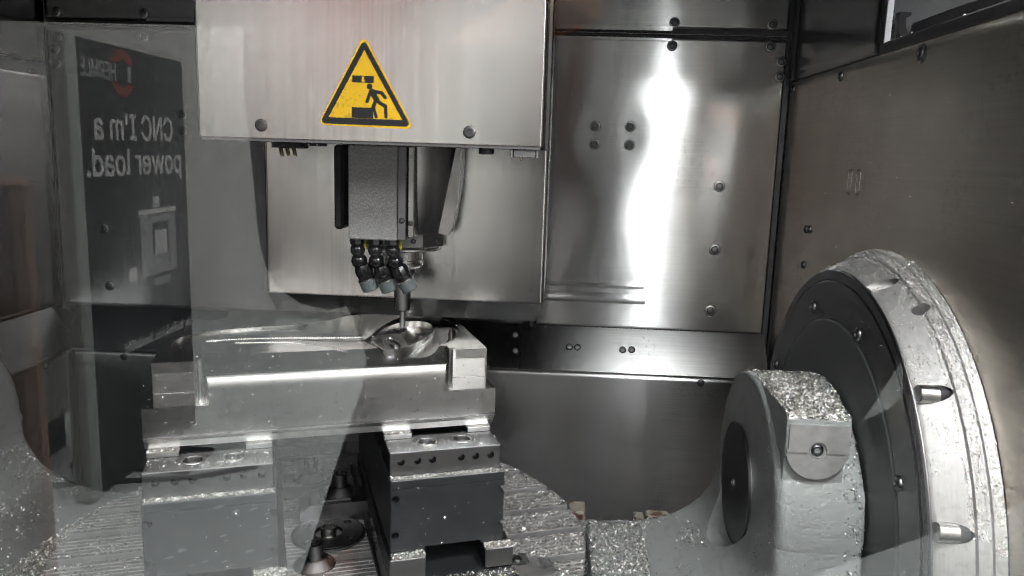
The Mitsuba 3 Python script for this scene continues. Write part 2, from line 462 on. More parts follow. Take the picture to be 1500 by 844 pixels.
# ================================================================== machine shell
t = thing('door_wall', 'steel front wall of the machine with the door opening', 'wall')
for q in ((-1.30, -1.00, .1, .14, -1.58, .75), (.37, .62, .06, .085, -1.58, .75), (-1.00, .37, .1, .14, -1.58, -.30), (-1.00, .37, .1, .14, .50, .75)):
    part(t, 'panel', box(*q, .002), 'steel_dark', False, 'xz')
t = thing('door_pane', 'clear glass pane of the machine door with faint mirror images of the hall', 'glass pane')
scene[t] = mikit.ply((np.array([[-1.00, .12, -.30], [.37, .12, -.30], [.37, .12, .50], [-1.00, .12, .50]]), np.array([[0, 1, 2], [0, 2, 3]])), 'pane_glass', smooth=False)

t = thing('roof', 'dark steel roof sheet over the working space', 'roof')
scene[t] = mikit.ply(box(-1.30, .62, .085, 1.95, .60, .64), 'roof_paint', smooth=False)
t = thing('sump', 'dark steel floor of the working space below the table', 'floor', kind='structure')
scene[t] = mikit.ply(box(-1.30, .62, .14, 1.95, -1.20, -1.16), 'steel_dark', smooth=False)

# ---- rear wall
RY = 1.75
t = rear = thing('rear_wall', 'brushed steel rear wall of the working space with a bright lamp streak, dark ledge and rows of screws', 'wall')
plugs = [(.076, .0625), (.1515, .0635), (.076, .0235), (.1515, .0245)]
dn = [(x, z, .00025, .035) for x, z in plugs]
part(t, 'panel', sheet(-.040, .470, -.383, .250, RY, 3, .0011, dn + [(.13, .02, .0016, .12), (.12, -.12, -.0012, .10)], nx=120, nz=120), 'steel_wall', True, 'xz', label='large bright sheet right of the spindle')
part(t, 'panel', sheet(-1.148, -.47, -.383, .245, RY, 8, .0006), 'steel_wall', True, 'xz', label='dim sheet left of the spindle')
part(t, 'panel', sheet(-.040, .470, .271, .60, RY, 11, .0006), 'steel_wall', True, 'xz')
part(t, 'panel', sheet(-1.148, -.45, .262, .60, RY, 14, .0006), 'steel_wall', True, 'xz')
part(t, 'backing', box(-1.16, .485, RY + .016, RY + .03, -.40, .60), 'black_rubber', False)
part(t, 'guide_rail', box(-.46, .47, RY + .008, RY + .015, .2585, .2603, .0005), 'steel_dark', False, 'xz')
part(t, 'guide_rail', box(-1.148, -.46, RY + .004, RY + .012, .2515, .2535, .0006), 'steel_matt', False, 'xz')
for x0, x1, z0, z1 in ((-.040, .229, .2635, .2745), (-.040, .229, .2425, .2495), (-.915, -.45, .2585, .268), (-.915, -.45, .2335, .2415)):
    part(t, 'trim_strip', box(x0, x1, RY - .006, RY - .0035, z0, z1, .0008), 'steel_wall', False, 'xz')
# pressed strip low on the right sheet
pts = [(0, -.304), (.002, -.307), (.0045, -.311), (.006, -.317), (.0045, -.322), (.001, -.3255), (-.004, -.326), (-.004, -.303)]
part(t, 'wiper_strip', prism_x([(RY - a - .0015, z) for a, z in pts], -.040, .205), 'steel_wall', 40, 'xz')
part(t, 'wiper_strip', prism_x([(RY - .0030, -.282), (RY - .0055, -.286), (RY - .0035, -.291), (RY + .002, -.291), (RY + .002, -.281)], -.040, .200), 'steel_wall', 40, 'xz')
# ledge: the wall steps forward by 5 cm below it
led = lambda x0, x1: axes(prism([(RY - .001, -.3835), (1.690, -.4715), (1.690, -.4750), (RY + .02, -.4750), (RY + .02, -.3835)], x0, x1), [0, 1, 0], [0, 0, 1], [1, 0, 0])
part(t, 'ledge', led(-.0675, .475), 'steel_ledge', False, 'xz')
part(t, 'ledge', led(-.750, -.0690), 'steel_ledge', False, 'xz')
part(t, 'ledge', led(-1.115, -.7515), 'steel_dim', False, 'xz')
part(t, 'lower_panel', sheet(-1.10, .475, -1.16, -.4752, 1.6912, 21, .0007, [(.16, -.70, .0012, .10)], nx=140, nz=70), 'steel_low', True, 'xz')
bn = np.array([0, -.826, .563])
for x, z in ((.040, -.425), (.058, -.425), (.159, -.426), (.179, -.425), (-.083, -.406), (-.081, -.437)):
    y = RY - (-.3835 - z) * .06 / .088 - .001
    screw(t, (x, y, z), bn, .0078)
for x, z in ((.232, .2815), (.230, .2340), (.435, .282), (.435, .237), (.460, .207), (.460, .176), (-1.121, .275), (-.923, .276), (-1.12, .222), (-.924, .226), (-.844, .061), (-.844, .024),
             (-1.042, -.064), (-1.039, -.201), (-1.034, -.335), (-1.128, .195), (-1.128, .165)):
    screw(t, (x, RY - .0015, z), (0, -1, 0), .0068, ring=True)
for x, z in ((.351, -.058), (.351, -.197), (.351, -.334)):
    screw(t, (x, RY - .002, z), (0, -1, 0), .0074, ring=True)
for x, z in ((.331, -.485), (-.975, -.487)):
    screw(t, (x, 1.690, z), (0, -1, 0), .0074)
for x, z in plugs:
    s = part(t, 'plug', lathe([(0, .0016), (.0062, .0016), (.0072, .0006), (.0072, -.002)], (x, RY - .0016, z), (0, -1, 0), 24), 'black_rubber', 40)
    part(s, 'washer', lathe([(.0074, .0003), (.0083, .0014), (.0102, .001), (.0114, -.0004)], (x, RY - .0014, z), (0, -1, 0), 28), 'steel_bare', 40)
part(t, 'seal_strip', box(-.052, -.0412, RY - .030, RY + .01, -.383, .60, .002), 'black_rubber')

# ---- left and right side walls
t = thing('side_wall', 'brownish brushed steel side wall behind the round bearing on the right', 'wall')
SX = .485


def sidesheet(x, y0, y1, z0, z1, seed, sgn, amp=.0007, ny=110, nz=80):
    m = sheet(y0, y1, z0, z1, 0, seed, amp, nx=ny, nz=nz)
    v = np.array(m.vertices)
    m.vertices = np.stack([x - sgn * -v[:, 1] * 1.0 if sgn > 0 else x - v[:, 1], v[:, 0], v[:, 2]], 1)
    return m


part(t, 'panel', sidesheet(SX, .10, 1.752, -1.16, .165, 31, 1), 'steel_side', True, 'yz', label='large side sheet')
part(t, 'upper_panel', sidesheet(SX, 1.292, 1.745, .1685, .60, 33, 1, .0002, 20, 20), 'steel_gloss', True, 'yz', label='small mirror-like sheet above the corner')
part(t, 'post', box(SX + .002, SX + .013, 1.278, 1.291, .168, .60, .001), 'steel_matt', False)
part(t, 'corner_strip', box(SX - .008, SX - .001, 1.728, 1.745, .168, .60, .001), 'black_rubber')
part(t, 'pocket_plate', box(.499, .78, 1.352, 1.362, .172, .60, .001), 'roof_paint', False)
screw(t, (.513, 1.3512, .215), (0, -1, 0), .0085, ring=True)
part(t, 'ledge_rail', box(SX + .002, .522, .10, 1.349, .1662, .1835, .002), 'steel_matt', False)
part(t, 'slide_rail', box(.548, .585, .10, 1.335, .186, .222, .003), 'steel_matt', False)
part(t, 'slide_rail', box(.522, .70, .10, 1.349, .150, .166, .002), 'steel_dark', False)
zz = [(.523, .236), (.540, .236), (.541, .231), (.533, .227), (.535, .212), (.540, .200), (.533, .186), (.523, .186), (.528, .198), (.522, .212)]
part(t, 'wiper', prism_y(zz, 1.318, 1.334), 'black_plastic', 30)
for y, z in ((1.136, .150), (1.446, .149), (1.728, .149)):
    screw(t, (SX - .0008, y, z), (-1, 0, 0), .0085, ring=(y < 1.2))
for y, z in ((1.557, -.129), (1.535, -.127), (1.554, -.198)):
    screw(t, (SX - .0008, y, z), (-1, 0, 0), .0075)


def slot_ring(y, z, w, h):
    o = LineString([(y, z - h / 2 + w / 2), (y, z + h / 2 - w / 2)]).buffer(w / 2, 12)
    return prism_x(o.difference(o.buffer(-.0006)), SX - .0011, SX - .0005)


part(t, 'slot_mark', slot_ring(1.352, -.030, .017, .042), 'steel_dark', 30)
part(t, 'slot_mark', slot_ring(1.315, -.030, .017, .042), 'steel_dark', 30)

t = thing('side_wall', 'grey brushed steel side wall at the left edge with a dark seam to the rear wall', 'wall')
LX = -1.155


def leftsheet(x, y0, y1, z0, z1, seed, amp=.0007):
    m = sheet(y0, y1, z0, z1, 0, seed, amp, nx=60, nz=50)
    v = np.array(m.vertices)
    m.vertices = np.stack([x + v[:, 1] * -1.0, v[:, 0], v[:, 2]], 1)
    m.invert()
    return m


part(t, 'panel', leftsheet(LX, .14, 1.748, -.383, .165, 41), 'steel_dim', True, 'yz')  # same sheet steel as opposite, shade of this side put into a darker tone
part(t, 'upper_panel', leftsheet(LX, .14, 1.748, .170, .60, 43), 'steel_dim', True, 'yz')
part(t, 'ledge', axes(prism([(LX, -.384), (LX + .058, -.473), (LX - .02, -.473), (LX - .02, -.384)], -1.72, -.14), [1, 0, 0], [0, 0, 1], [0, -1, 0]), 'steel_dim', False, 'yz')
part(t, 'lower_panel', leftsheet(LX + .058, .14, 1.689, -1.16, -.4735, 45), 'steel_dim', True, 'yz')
screw(t, (LX + .001, 1.70, .142), (1, 0, 0), .0075)
screw(t, (LX + .059, 1.60, -.490), (1, 0, 0), .0085)

solo('roof_beam', 'pale horizontal steel beam along the top edge above the rear wall', 'beam', cat(box(-.02, .500, 1.262, 1.276, .2965, .42, .003), box(.500, .60, 1.266, 1.276, .300, .42, .003)), 'steel_head', False, 'xz')

# ---- blocks and cover behind the spindle
solo('bellows_box', 'black guard between the rear wall and the steel spindle slide cover', 'guard', box(-.468, -.0365, 1.43, 1.74, -.25, .60, .004), 'black_rubber')
t = thing('slide_cover', 'bright brushed steel cover of the spindle slide behind the spindle, folded under at its foot', 'cover')


def rounded(x0, x1, y0, y1, r):
    return sbox(x0 + r, y0 + r, x1 - r, y1 - r).buffer(r, 8)


part(t, 'front_plate', prism(rounded(-.4535, -.0155, 1.200, 1.43, .006), -.228, .595), 'steel_head', 40, 'zx')
fl = m3.Manifold.batch_hull([prism(sbox(-.4525, 1.2015, -.0165, 1.42), -.2300, -.2285), prism(sbox(-.4455, 1.222, -.0285, 1.41), -.2620, -.2600)])
part(t, 'foot_flap', fl, 'steel_dim', False, 'xz')

# ================================================================== spindle head cover with the warning sign
t = thing('head_cover', 'bright brushed steel box cover above the spindle carrying the warning sign', 'cover')
part(t, 'front_plate', prism(rounded(-.4405, -.0195, .950, 1.165, .0045), .0085, .595), 'steel_head', 40, 'zx')
part(t, 'underside', box(-.437, -.023, .954, 1.160, .0045, .0082), 'steel_dark', False)
part(t, 'side_flange', box(-.0192, -.0125, .970, 1.168, .0035, .595, .0015), 'steel_dim', False, 'zx')
for x, z in ((-.361, .0235), (-.108, .0225)):
    s = part(t, 'screw', lathe([(0, .0005), (.0028, .0005), (.0032, .0022), (.0055, .0024), (.0072, .0016), (.0076, .0004), (.0076, -.002)], (x, .950, z), (0, -1, 0), 28), 'black_screw', 40)
t = thing('valve_block', 'dark valve block with three small brass nozzles under the spindle cover', 'nozzle block')
part(t, 'block', box(-.362, -.325, .985, 1.02, -.003, .0043, .001), 'black_rubber')
for x in (-.352, -.3435, -.335):
    part(t, 'nozzle', rod([x - .001, .992, -.001], [x + .004, .985, -.0125], .0026, .0022, 12), 'brass')
t = thing('mounting_strip', 'small dark strip with two screws under the spindle cover left of the spindle', 'strip')
part(t, 'strip', box(-.320, -.295, .985, 1.0, .0005, .0042, .0008), 'black_rubber')
for x in (-.314, -.303):
    screw(t, (x, .9848, .0024), (0, -1, 0), .0013, bsdf='steel_bare')
t = thing('sensor', 'small grey sensor box under the right corner of the spindle cover', 'sensor')
part(t, 'case', box(-.0555, -.028, .960, .985, -.0055, .0043, .001), 'steel_dark')
part(t, 'end_plate', box(-.0585, -.0558, .959, .986, -.0060, .0042, .0006), 'steel_bare')
part(t, 'end_plate', box(-.0277, -.025, .959, .986, -.0060, .0042, .0006), 'steel_bare')
part(t, 'gland', rod([-.046, .968, -.0056], [-.0455, .967, -.0092], .0022, .0014, 10), 'brass')
solo('plug_button', 'flat dark button under the spindle cover near its right end', 'button', lathe([(0, -.003), (.0085, -.003), (.0095, -.001), (.0095, .0045)], (-.089, .972, 0), (0, 0, 1)), 'black_rubber')

# the sign
t = thing('warning_sign', 'yellow triangular warning sign with a black stooping figure on the steel cover', 'sign')
SO = np.array([-.232, .950, .060])


def flat(poly, y0, y1):
    return axes(prism(poly, y0, y1), [.001, 0, 0], [0, 0, .001], [0, -1, 0], SO)


out = Polygon([(-2.7, 67.0), (-55.6, -31.6), (54.0, -33.8)])
part(t, 'base', flat(out.buffer(-3).buffer(5.2, 16), .0002, .0012), 'sign_yellow')
part(t, 'border', flat(Polygon([(-2.7, 66.6), (-56.4, -32.1), (54.3, -33.4)]).buffer(-4).buffer(4, 12).difference(Polygon([(-2.2, 54.0), (-45.8, -24.6), (43.8, -25.8)])), .0013, .0016), 'sign_black')
bar = Polygon([(-16.7, 24.6), (9.1, 24.2), (9.0, 16.1), (-16.8, 16.7)]).difference(Polygon([(-5.2, 23.7), (-2.4, 23.6), (-2.4, 19.9), (-.9, 19.8), (-3.6, 16.4), (-6.6, 20.0), (-5.2, 20.0)]))
fig = unary_union([LineString(l).buffer(w, 10) for l, w in (([(7.5, 7), (18.5, 5.2)], 2.0), ([(18.5, 5.2), (22.8, -.2)], 2.0), ([(5.5, 7), (0.9, -5.2)], 1.9), ([(7, 6.5), (12.5, -3)], 3.4),
                   ([(12.5, -4), (23.4, -10.5)], 2.1), ([(23.4, -10.5), (23.9, -22.4)], 1.9), ([(11.5, -4), (8.4, -11.4)], 2.1), ([(8.4, -11.4), (12, -22.6)], 1.8))])
part(t, 'pictogram', flat(unary_union([bar, Point(4.0, 12.2).buffer(3.3, 12)]), .0013, .0016), 'sign_black', label='falling block and head of the figure')
part(t, 'pictogram', flat(unary_union([fig, Polygon([(-17.3, -12.1), (8.4, -12.5), (8.0, -25.0), (-17.3, -24.6)])]), .0013, .0017), 'sign_black', label='stooping body and the step')

# ================================================================== spindle
t = spin = thing('spindle', 'grey metal spindle head hanging under the steel cover', 'spindle')
AX, AY = -.236, 1.200
part(t, 'front_block', box(-.2895, -.2215, 1.080, 1.150, -.126, .004, .0015), 'spindle_paint')
part(t, 'side_plate', box(-.2212, -.2095, 1.084, 1.150, -.1255, .004, .001), 'steel_matt', False)
part(t, 'side_plate', box(-.2080, -.1995, 1.090, 1.150, -.122, .004, .001), 'steel_bare', False)
hz = np.linspace(0, 1, 14)
part(t, 'housing', lathe([(np.interp(k, [0, .4, .8, 1], [.0940, .0925, .0850, .0785]), .004 - .1255 * k) for k in hz], (AX, AY, 0), (0, 0, 1), 96), 'spindle_steel', True)
part(t, 'housing_end', lathe([(0, -.1212), (.0780, -.1212)], (AX, AY, 0), (0, 0, 1), 64), 'steel_dark', False)
part(t, 'shroud', box(-.3245, -.3105, 1.13, 1.19, -.118, .004, .004), 'black_rubber')
finm = prism_y([(-.1495, .004), (-.1420, .004), (-.1465, -.070), (-.1525, -.1105), (-.1585, -.1235), (-.1735, -.1205)], 1.148, 1.162)
part(t, 'fin', finm, 'steel_bare', False)
part(t, 'clamp_ring', lathe([(0, -.1218), (.069, -.1218), (.069, -.142), (.066, -.1445), (0, -.1445)], (AX, AY, 0), (0, 0, 1), 10), 'steel_matt', False)
part(t, 'flange', lathe([(0, -.1448), (.0575, -.1448), (.0590, -.1465), (.0590, -.1495), (.056, -.1515), (.030, -.153), (0, -.153)], (AX, AY, 0), (0, 0, 1), 60), 'steel_bare', 35)
part(t, 'nose', lathe([(0, -.153), (.0315, -.153), (.0315, -.1665), (.029, -.1685), (.029, -.1715), (.0318, -.1728), (.0318, -.1765), (.028, -.180), (0, -.180)], (AX, AY, 0), (0, 0, 1), 48), 'steel_bare', 35)
for a in (-1.15, -.55, -2.2):
    screw(t, (AX + .0693 * math.cos(a), AY + .0693 * math.sin(a), -.1325), (math.cos(a), math.sin(a), 0), .0034)
screw(t, (-.2153, 1.0838, -.098), (0, -1, 0), .0042)
screw(t, (-.2040, 1.0898, -.102), (0, -1, 0), .0036)
screw(t, (-.2040, 1.0898, -.010), (0, -1, 0), .0020, bsdf='steel_bare')
for x in (-.2715, -.2205):
    part(t, 'hose_tab', box(x - .0025, x + .0025, 1.10, 1.106, -.1415, -.1262, .001), 'tab_yellow')
t = thing('tool_holder', 'slim dark tool holder with a thin milling cutter touching the part', 'milling tool')
part(t, 'holder', lathe([(0, -.180), (.024, -.180), (.022, -.190), (.0155, -.195), (.0132, -.222), (.0120, -.2475), (.010, -.2490), (0, -.2490)], (AX, AY, 0), (0, 0, 1), 40), 'steel_dark', 35)
part(t, 'cutter', rod([AX, AY, -.2755], [AX, AY, -.2488], .0046, n=20), 'steel_matt', 35)

for q in ([(-.2825, 1.100, -.1265), (-.2805, 1.100, -.156), (-.2715, 1.102, -.177), (-.2640, 1.105, -.1995)], [(-.2565, 1.100, -.1265), (-.2555, 1.100, -.156), (-.2445, 1.102, -.1775), (-.2365, 1.105, -.2005)],
          [(-.2325, 1.100, -.1265), (-.2285, 1.100, -.156), (-.2175, 1.102, -.1765), (-.2055, 1.105, -.2000)]):
    which = ('leftmost', 'middle', 'rightmost')[len([k for k in labels if k.startswith('coolant_nozzle')])]
    t = thing('coolant_nozzle', f'{which} of the three glossy black jointed coolant nozzles under the spindle block', 'coolant nozzle', 'coolant nozzles under the spindle')
    p = [np.array(x) for x in q]
    part(t, 'nut', lathe([(0, 0), (.0105, 0), (.0105, .008), (.0090, .0092), (0, .0092)], p[0], p[1] - p[0], 8), 'black_plastic', 20)
    d1 = (p[1] - p[0]) / np.linalg.norm(p[1] - p[0])
    ball = lambda c, d, r: lathe([(0, -r)] + [(r * math.cos(a), r * math.sin(a)) for a in np.linspace(-1.2, 1.2, 9)] + [(0, r)], c, d, 24)
    part(t, 'ball', ball(p[0] + d1 * .0165, d1, .0105), 'black_plastic', True)
    part(t, 'neck', rod(p[0] + d1 * .009, p[1] + d1 * .002, .0072), 'black_plastic')
    d2 = (p[2] - p[1]) / np.linalg.norm(p[2] - p[1])
    part(t, 'ball', ball(p[1] + d2 * .003, d2, .0115), 'black_plastic', True)
    d3 = (p[3] - p[2]) / np.linalg.norm(p[3] - p[2])
    part(t, 'sleeve', lathe([(0, -.012), (.0105, -.012), (.0128, -.006), (.0130, .001), (.0118, .003), (.0118, .011), (0, .011)], p[2] - d3 * .001, d3, 12), 'black_plastic', 25)
    part(t, 'tip', lathe([(0, .010), (.0124, .010), (.0128, .0115), (.0118, .026), (.0095, .0275), (.006, .024), (0, .022)], p[2] - d3 * .001, d3, 28), 'grey_plastic', 35)
    part(t, 'collar', lathe([(.0119, .0085), (.0133, .0090), (.0133, .0108), (.0122, .0112)], p[2] - d3 * .001, d3, 28), 'steel_bare', 35)

# ================================================================== workpiece (u, v, z frame)
ZT = -.27


def curve(pts, n=10, closed=True):
    """Catmull-Rom through the points."""
    p = np.array(pts, float)
    o = []
    N = len(p)
    for i in range(N if closed else N - 1):
        g = lambda k: p[(i + k) % N] if closed else p[min(max(i + k, 0), N - 1)]
        a, b, c, d = g(-1), g(0), g(1), g(2)
        for s in np.arange(n) / n:
            o.append(.5 * (2 * b + (c - a) * s + (2 * a - 5 * b + 4 * c - d) * s * s + (3 * b - a - 3 * c + d) * s ** 3))
    if not closed:
        o.append(p[-1])
    return np.array(o)


foot = unary_union([sbox(-.014, -.0008, .444, .262), sbox(.078, .2, .372, .325)])
foot = foot.union(Polygon([(.05, .262), (.079, .262), (.079, .300)]).difference(Point(.052, .292).buffer(.0275, 24)))
top = unary_union([sbox(0, -.0008, .430, .247), sbox(.078, .2, .366, .312)]).union(Polygon([(.050, .2465), (.0795, .2465), (.0795, .285)]).difference(Point(.05, .277).buffer(.0305, 24)))
base = prism(foot, -.3835, -.3285)
upper = prism(top, -.3300, ZT)
# between the corner bosses the front is cut back: sloping strip, rounded edge, face running out to the base
prof = [(-.03, ZT + .01), (.050, ZT + .01), (.050, ZT), (.0105, ZT - .0180), (.0075, ZT - .0195), (.0048, ZT - .0214), (.0027, ZT - .0238), (.0010, ZT - .0268), (-.0001, ZT - .0303), (-.0006, ZT - .0340), (-.0008, ZT - .038), (-.0008, ZT - .0584), (-.03, ZT - .0584)]
cutu = (.058, .378)
front = axes(prism(prof, cutu[0], cutu[1]), [0, 1, 0], [0, 0, 1], [1, 0, 0])
upper = upper - front
for s, u in ((1, cutu[0]), (-1, cutu[1])):      # blend beside each boss
    for k, (a, r) in enumerate(((.004, .008), (.0095, .006))):
        upper = upper - m3.Manifold.cylinder(.08, r, r * .75, 24).translate([u + s * a * -.2, -.001 + .004 * k, -.3284])
# base front: bevel and undercut towards the clamps
und = axes(prism([(-.03, -.366), (-.0009, -.366), (.006, -.3745), (.009, -.39), (-.03, -.39)], -.1, .6), [0, 1, 0], [0, 0, 1], [1, 0, 0])
base = base - und
# floor milled 4 mm below the stock, with its round left end
R0 = np.vstack([curve([(.013, .085), (.0135, .105), (.018, .127), (.029, .146), (.045, .160), (.087, .177), (.131, .185), (.186, .192), (.230, .215), (.254, .240), (.290, .254), (.346, .251)], 8, False),
                curve([(.386, .242), (.410, .213), (.419, .17), (.419, .120), (.408, .080), (.386, .040), (.358, .010)], 8, False), [(.35, -.01), (.25, -.01), (.238, .010)],
                curve([(.205, .022), (.162, .032), (.092, .043), (.050, .049), (.022, .060), (.013, .085)], 6, False)])
fin0 = prism(Polygon(R0).buffer(0), ZT - .004, ZT + .02)
upper = upper - fin0
# bowl: a deep lens-shaped recess, floor falling to the right
lens_ = np.vstack([curve([(.129, .184), (.186, .191), (.228, .214), (.253, .239), (.288, .254), (.346, .251)], 10, False), curve([(.352, .246), (.312, .196), (.266, .126), (.214, .150), (.175, .176), (.131, .183)], 10, False)])
bowl = m3.Manifold.batch_boolean([prism(Polygon(lens_).buffer(0), -.322, ZT + .02), axes(prism([(.10, ZT + .03), (.10, ZT - .003), (.18, ZT - .012), (.27, ZT - .034), (.40, ZT - .040), (.40, ZT + .03)], -.4, .1), [1, 0, 0], [0, 0, 1], [0, -1, 0])], m3.OpType.Intersect)
upper = upper - bowl
# round recess at the right, floor tipped a little to the front
disc = prism(Polygon(curve([(.346, .242), (.386, .236), (.409, .205), (.414, .165), (.412, .122), (.400, .085), (.379, .052), (.350, .020), (.30, .03), (.27, .09), (.285, .18)], 10)).buffer(0), -.30, ZT + .02)
tip = m3.Manifold.cube([1, 1, .2]).translate([-.5, -.5, 0]).rotate([4.0, -3.5, 0]).translate([.34, .13, ZT - .0105])
upper = upper - (disc ^ tip)
cres = Polygon(curve([(.414, .150), (.413, .115), (.402, .082), (.383, .054), (.372, .046), (.385, .072), (.397, .100), (.404, .13)], 8)).buffer(0)
upper = upper - prism(cres, ZT - .028, ZT + .02)
# leaf-shaped slot with the cutter's steps, its raised lip, and the long double groove; ball cuts leave the scallops
leaf = curve([(.292, .120), (.318, .172), (.350, .205), (.378, .200), (.386, .170), (.376, .130), (.352, .085), (.322, .045), (.296, .030), (.285, .07)], 10)
lip = Polygon(leaf).buffer(.0045)
upper = upper + prism(lip, -.29, ZT - .0035)
upper = upper - (prism(Polygon(leaf).buffer(0), -.31, ZT + .02) ^ axes(prism([(0, ZT + .02), (0, ZT - .010), (.30, ZT - .010), (.34, ZT - .022), (.36, ZT - .016), (.40, ZT - .012), (.40, ZT + .02)], -.4, .1), [1, 0, 0], [0, 0, 1], [0, -1, 0]))
ball = m3.Manifold.sphere(.0042, 12)
cuts = []


def scallops(pts, z, step, r=1.0):
    c = curve(pts, 40, False)
    L = np.r_[0, np.cumsum(np.linalg.norm(np.diff(c, axis=0), axis=1))]
    for s in np.arange(0, L[-1], step):
        u, v = np.interp(s, L, c[:, 0]), np.interp(s, L, c[:, 1])
        cuts.append(ball.scale([r, r, r]).translate([u, v, z]))


scallops([(.056, .122), (.10, .128), (.165, .124), (.240, .112), (.288, .110)], ZT - .0045, .0033)
scallops([(.058, .114), (.10, .118), (.165, .112), (.230, .092), (.285, .086)], ZT - .0065, .0036)
scallops([(.095, .106), (.163, .097), (.199, .073), (.234, .040), (.25, .015)], ZT - .0045, .0033)
scallops([(.131, .184), (.16, .180), (.20, .168), (.262, .124)], ZT - .0045, .0058, .7)
for k in range(7):
    a = .300 + .011 * k
    scallops([(a, .060 + .010 * k), (a + .012, .100 + .010 * k), (a + .004, .140 + .006 * k)], ZT - .016 + .0008 * k, .0040, 1.25)
upper = upper - m3.Manifold.batch_boolean(cuts, m3.OpType.Add)
t = thing('workpiece', 'large bright milled aluminium block with pockets and corner bosses clamped under the cutter', 'metal block')
part(t, 'block', W(upper + base), 'alu', 24)
bev = axes(prism([(-.0010, -.361), (-.0014, -.365), (-.0006, -.3685), (.0052, -.3745), (.0065, -.366)], -.0138, .4438), [0, 1, 0], [0, 0, 1], [1, 0, 0])
part(t, 'edge', W(bev), 'alu', 40)
for u0, u1 in ((.0, .050), (.380, .4285)):
    bz = m3.Manifold.batch_hull([m3.Manifold.cube([u1 - u0 - .002, .004, .001]).translate([u0 + .001, -.0035, -.3280]), m3.Manifold.cube([u1 - u0 - .004, .004, .001]).translate([u0 + .002, .0000, -.2715])])
    bz = bz - m3.Manifold.cube([.1, .02, .0012]).translate([u0 - .02, -.013, -.3100])
    part(t, 'corner_boss', W(bz), 'alu_lit' if u0 else 'alu', False, label='corner boss with lamp glare put into its metal' if u0 else 'dull corner boss')  # right boss takes the brighter metal in place of lamp glare

# ================================================================== clamp towers


def tower(u0, label):
    t = thing('clamp_tower', label, 'clamp', 'clamp towers under the workpiece')
    D = lambda *a, **k: box(*a, **k)
    P = lambda n, m, b, s=False, **k: part(t, n, W(m), b, s, **k)
    w = .151
    jaw = man(D(u0, u0 + w, -.055, .018, -.4245, -.3915, c=.001))
    for du in (.055, .104):
        jaw = jaw - m3.Manifold.cylinder(.02, .0118, .0118, 28).translate([u0 + du, -.024, -.4015])
    holes = (.015, .037, .057, .096, .116, .137)
    for du in holes:
        jaw = jaw - m3.Manifold.cylinder(.014, .0048, .0048, 18).rotate([-90, 0, 0]).translate([u0 + du, -.056, -.4050])
    P('jaw', jaw, 'steel_matt', 25)
    for du in (.055, .104):
        s = P('screw', lathe([(0, -.4060), (.0048, -.4060), (.0056, -.3985), (.0092, -.3975), (.0104, -.3990), (.0104, -.4015)], (u0 + du, -.024, 0), (0, 0, 1), 24), 'steel_bare', 35)
        part(s, 'ring', W(lathe([(.0119, -.3913), (.0126, -.3905), (.0146, -.3905), (.0152, -.3913)], (u0 + du, -.024, 0), (0, 0, 1), 28)), 'steel_bare', 35)
    P('grip', D(u0 - .001, u0 + .038, -.008, .02, -.3914, -.3838, c=.001), 'steel_bare')
    P('grip', D(u0 + .117, u0 + .151, -.002, .02, -.3914, -.3838, c=.001), 'steel_bare')
    P('jaw_carrier', D(u0 + .002, u0 + w - .002, .060, .30, -.46, -.4260, c=.001), 'steel_dark')
    plate = man(D(u0 - .0005, u0 + w + .0035, -.0665, .31, -.5265, -.4250, c=.0015))
    plate = plate - man(D(u0 - .1, u0 + .4, -.08, -.0648, -.4375, -.4360))
    for du in (.006, .151):
        for z in (-.451, -.502):
            plate = plate - m3.Manifold.cylinder(.018, .0052, .0052, 18).rotate([-90, 0, 0]).translate([u0 + du, -.0675, z])
    plate = plate - man(D(u0 + .046, u0 + .123, -.09, .20, -.60, -.5215))
    P('body_plate', plate, 'oxide', 25)
    inn = prism_y(sbox(u0 + .048, -.5985, u0 + .110, -.5225).difference(Point(u0 + .080, -.562).buffer(.030, 32)), .05, .07)
    P('bore_ring', inn, 'teal', 30)
    P('bore_core', rod([u0 + .080, .056, -.562], [u0 + .080, .08, -.562], .0296, n=36), 'steel_matt', 30)
    P('pad', D(u0 - .004, u0 + .044, -.085, .30, -.5560, -.5267, c=.001), 'steel_matt')
    P('pad', D(u0 + .125, u0 + .164, -.085, .30, -.5540, -.5267, c=.001), 'steel_matt')
    foot_ = man(D(u0 - .004, u0 + .166, -.118, .045, -.5985, -.5562, c=.0015))
    foot_ = foot_ - m3.Manifold.cylinder(.02, .0125, .0125, 24).rotate([-90, 0, 0]).translate([u0 + .150, -.120, -.572])
    P('foot_plate', foot_, 'oxide', 25)
    P('screw', lathe([(0, .006), (.0045, .006), (.005, .002), (.009, .001), (.0105, .004), (.0105, .012)], (u0 + .150, -.1195, -.572), (0, 1, 0), 24), 'steel_dark', 35)
    return t


tower(.287, 'dark clamp tower under the right end of the workpiece with bright jaw top')
tower(-.0095, 'clamp tower under the left end of the workpiece, veiled by the grey reflection')

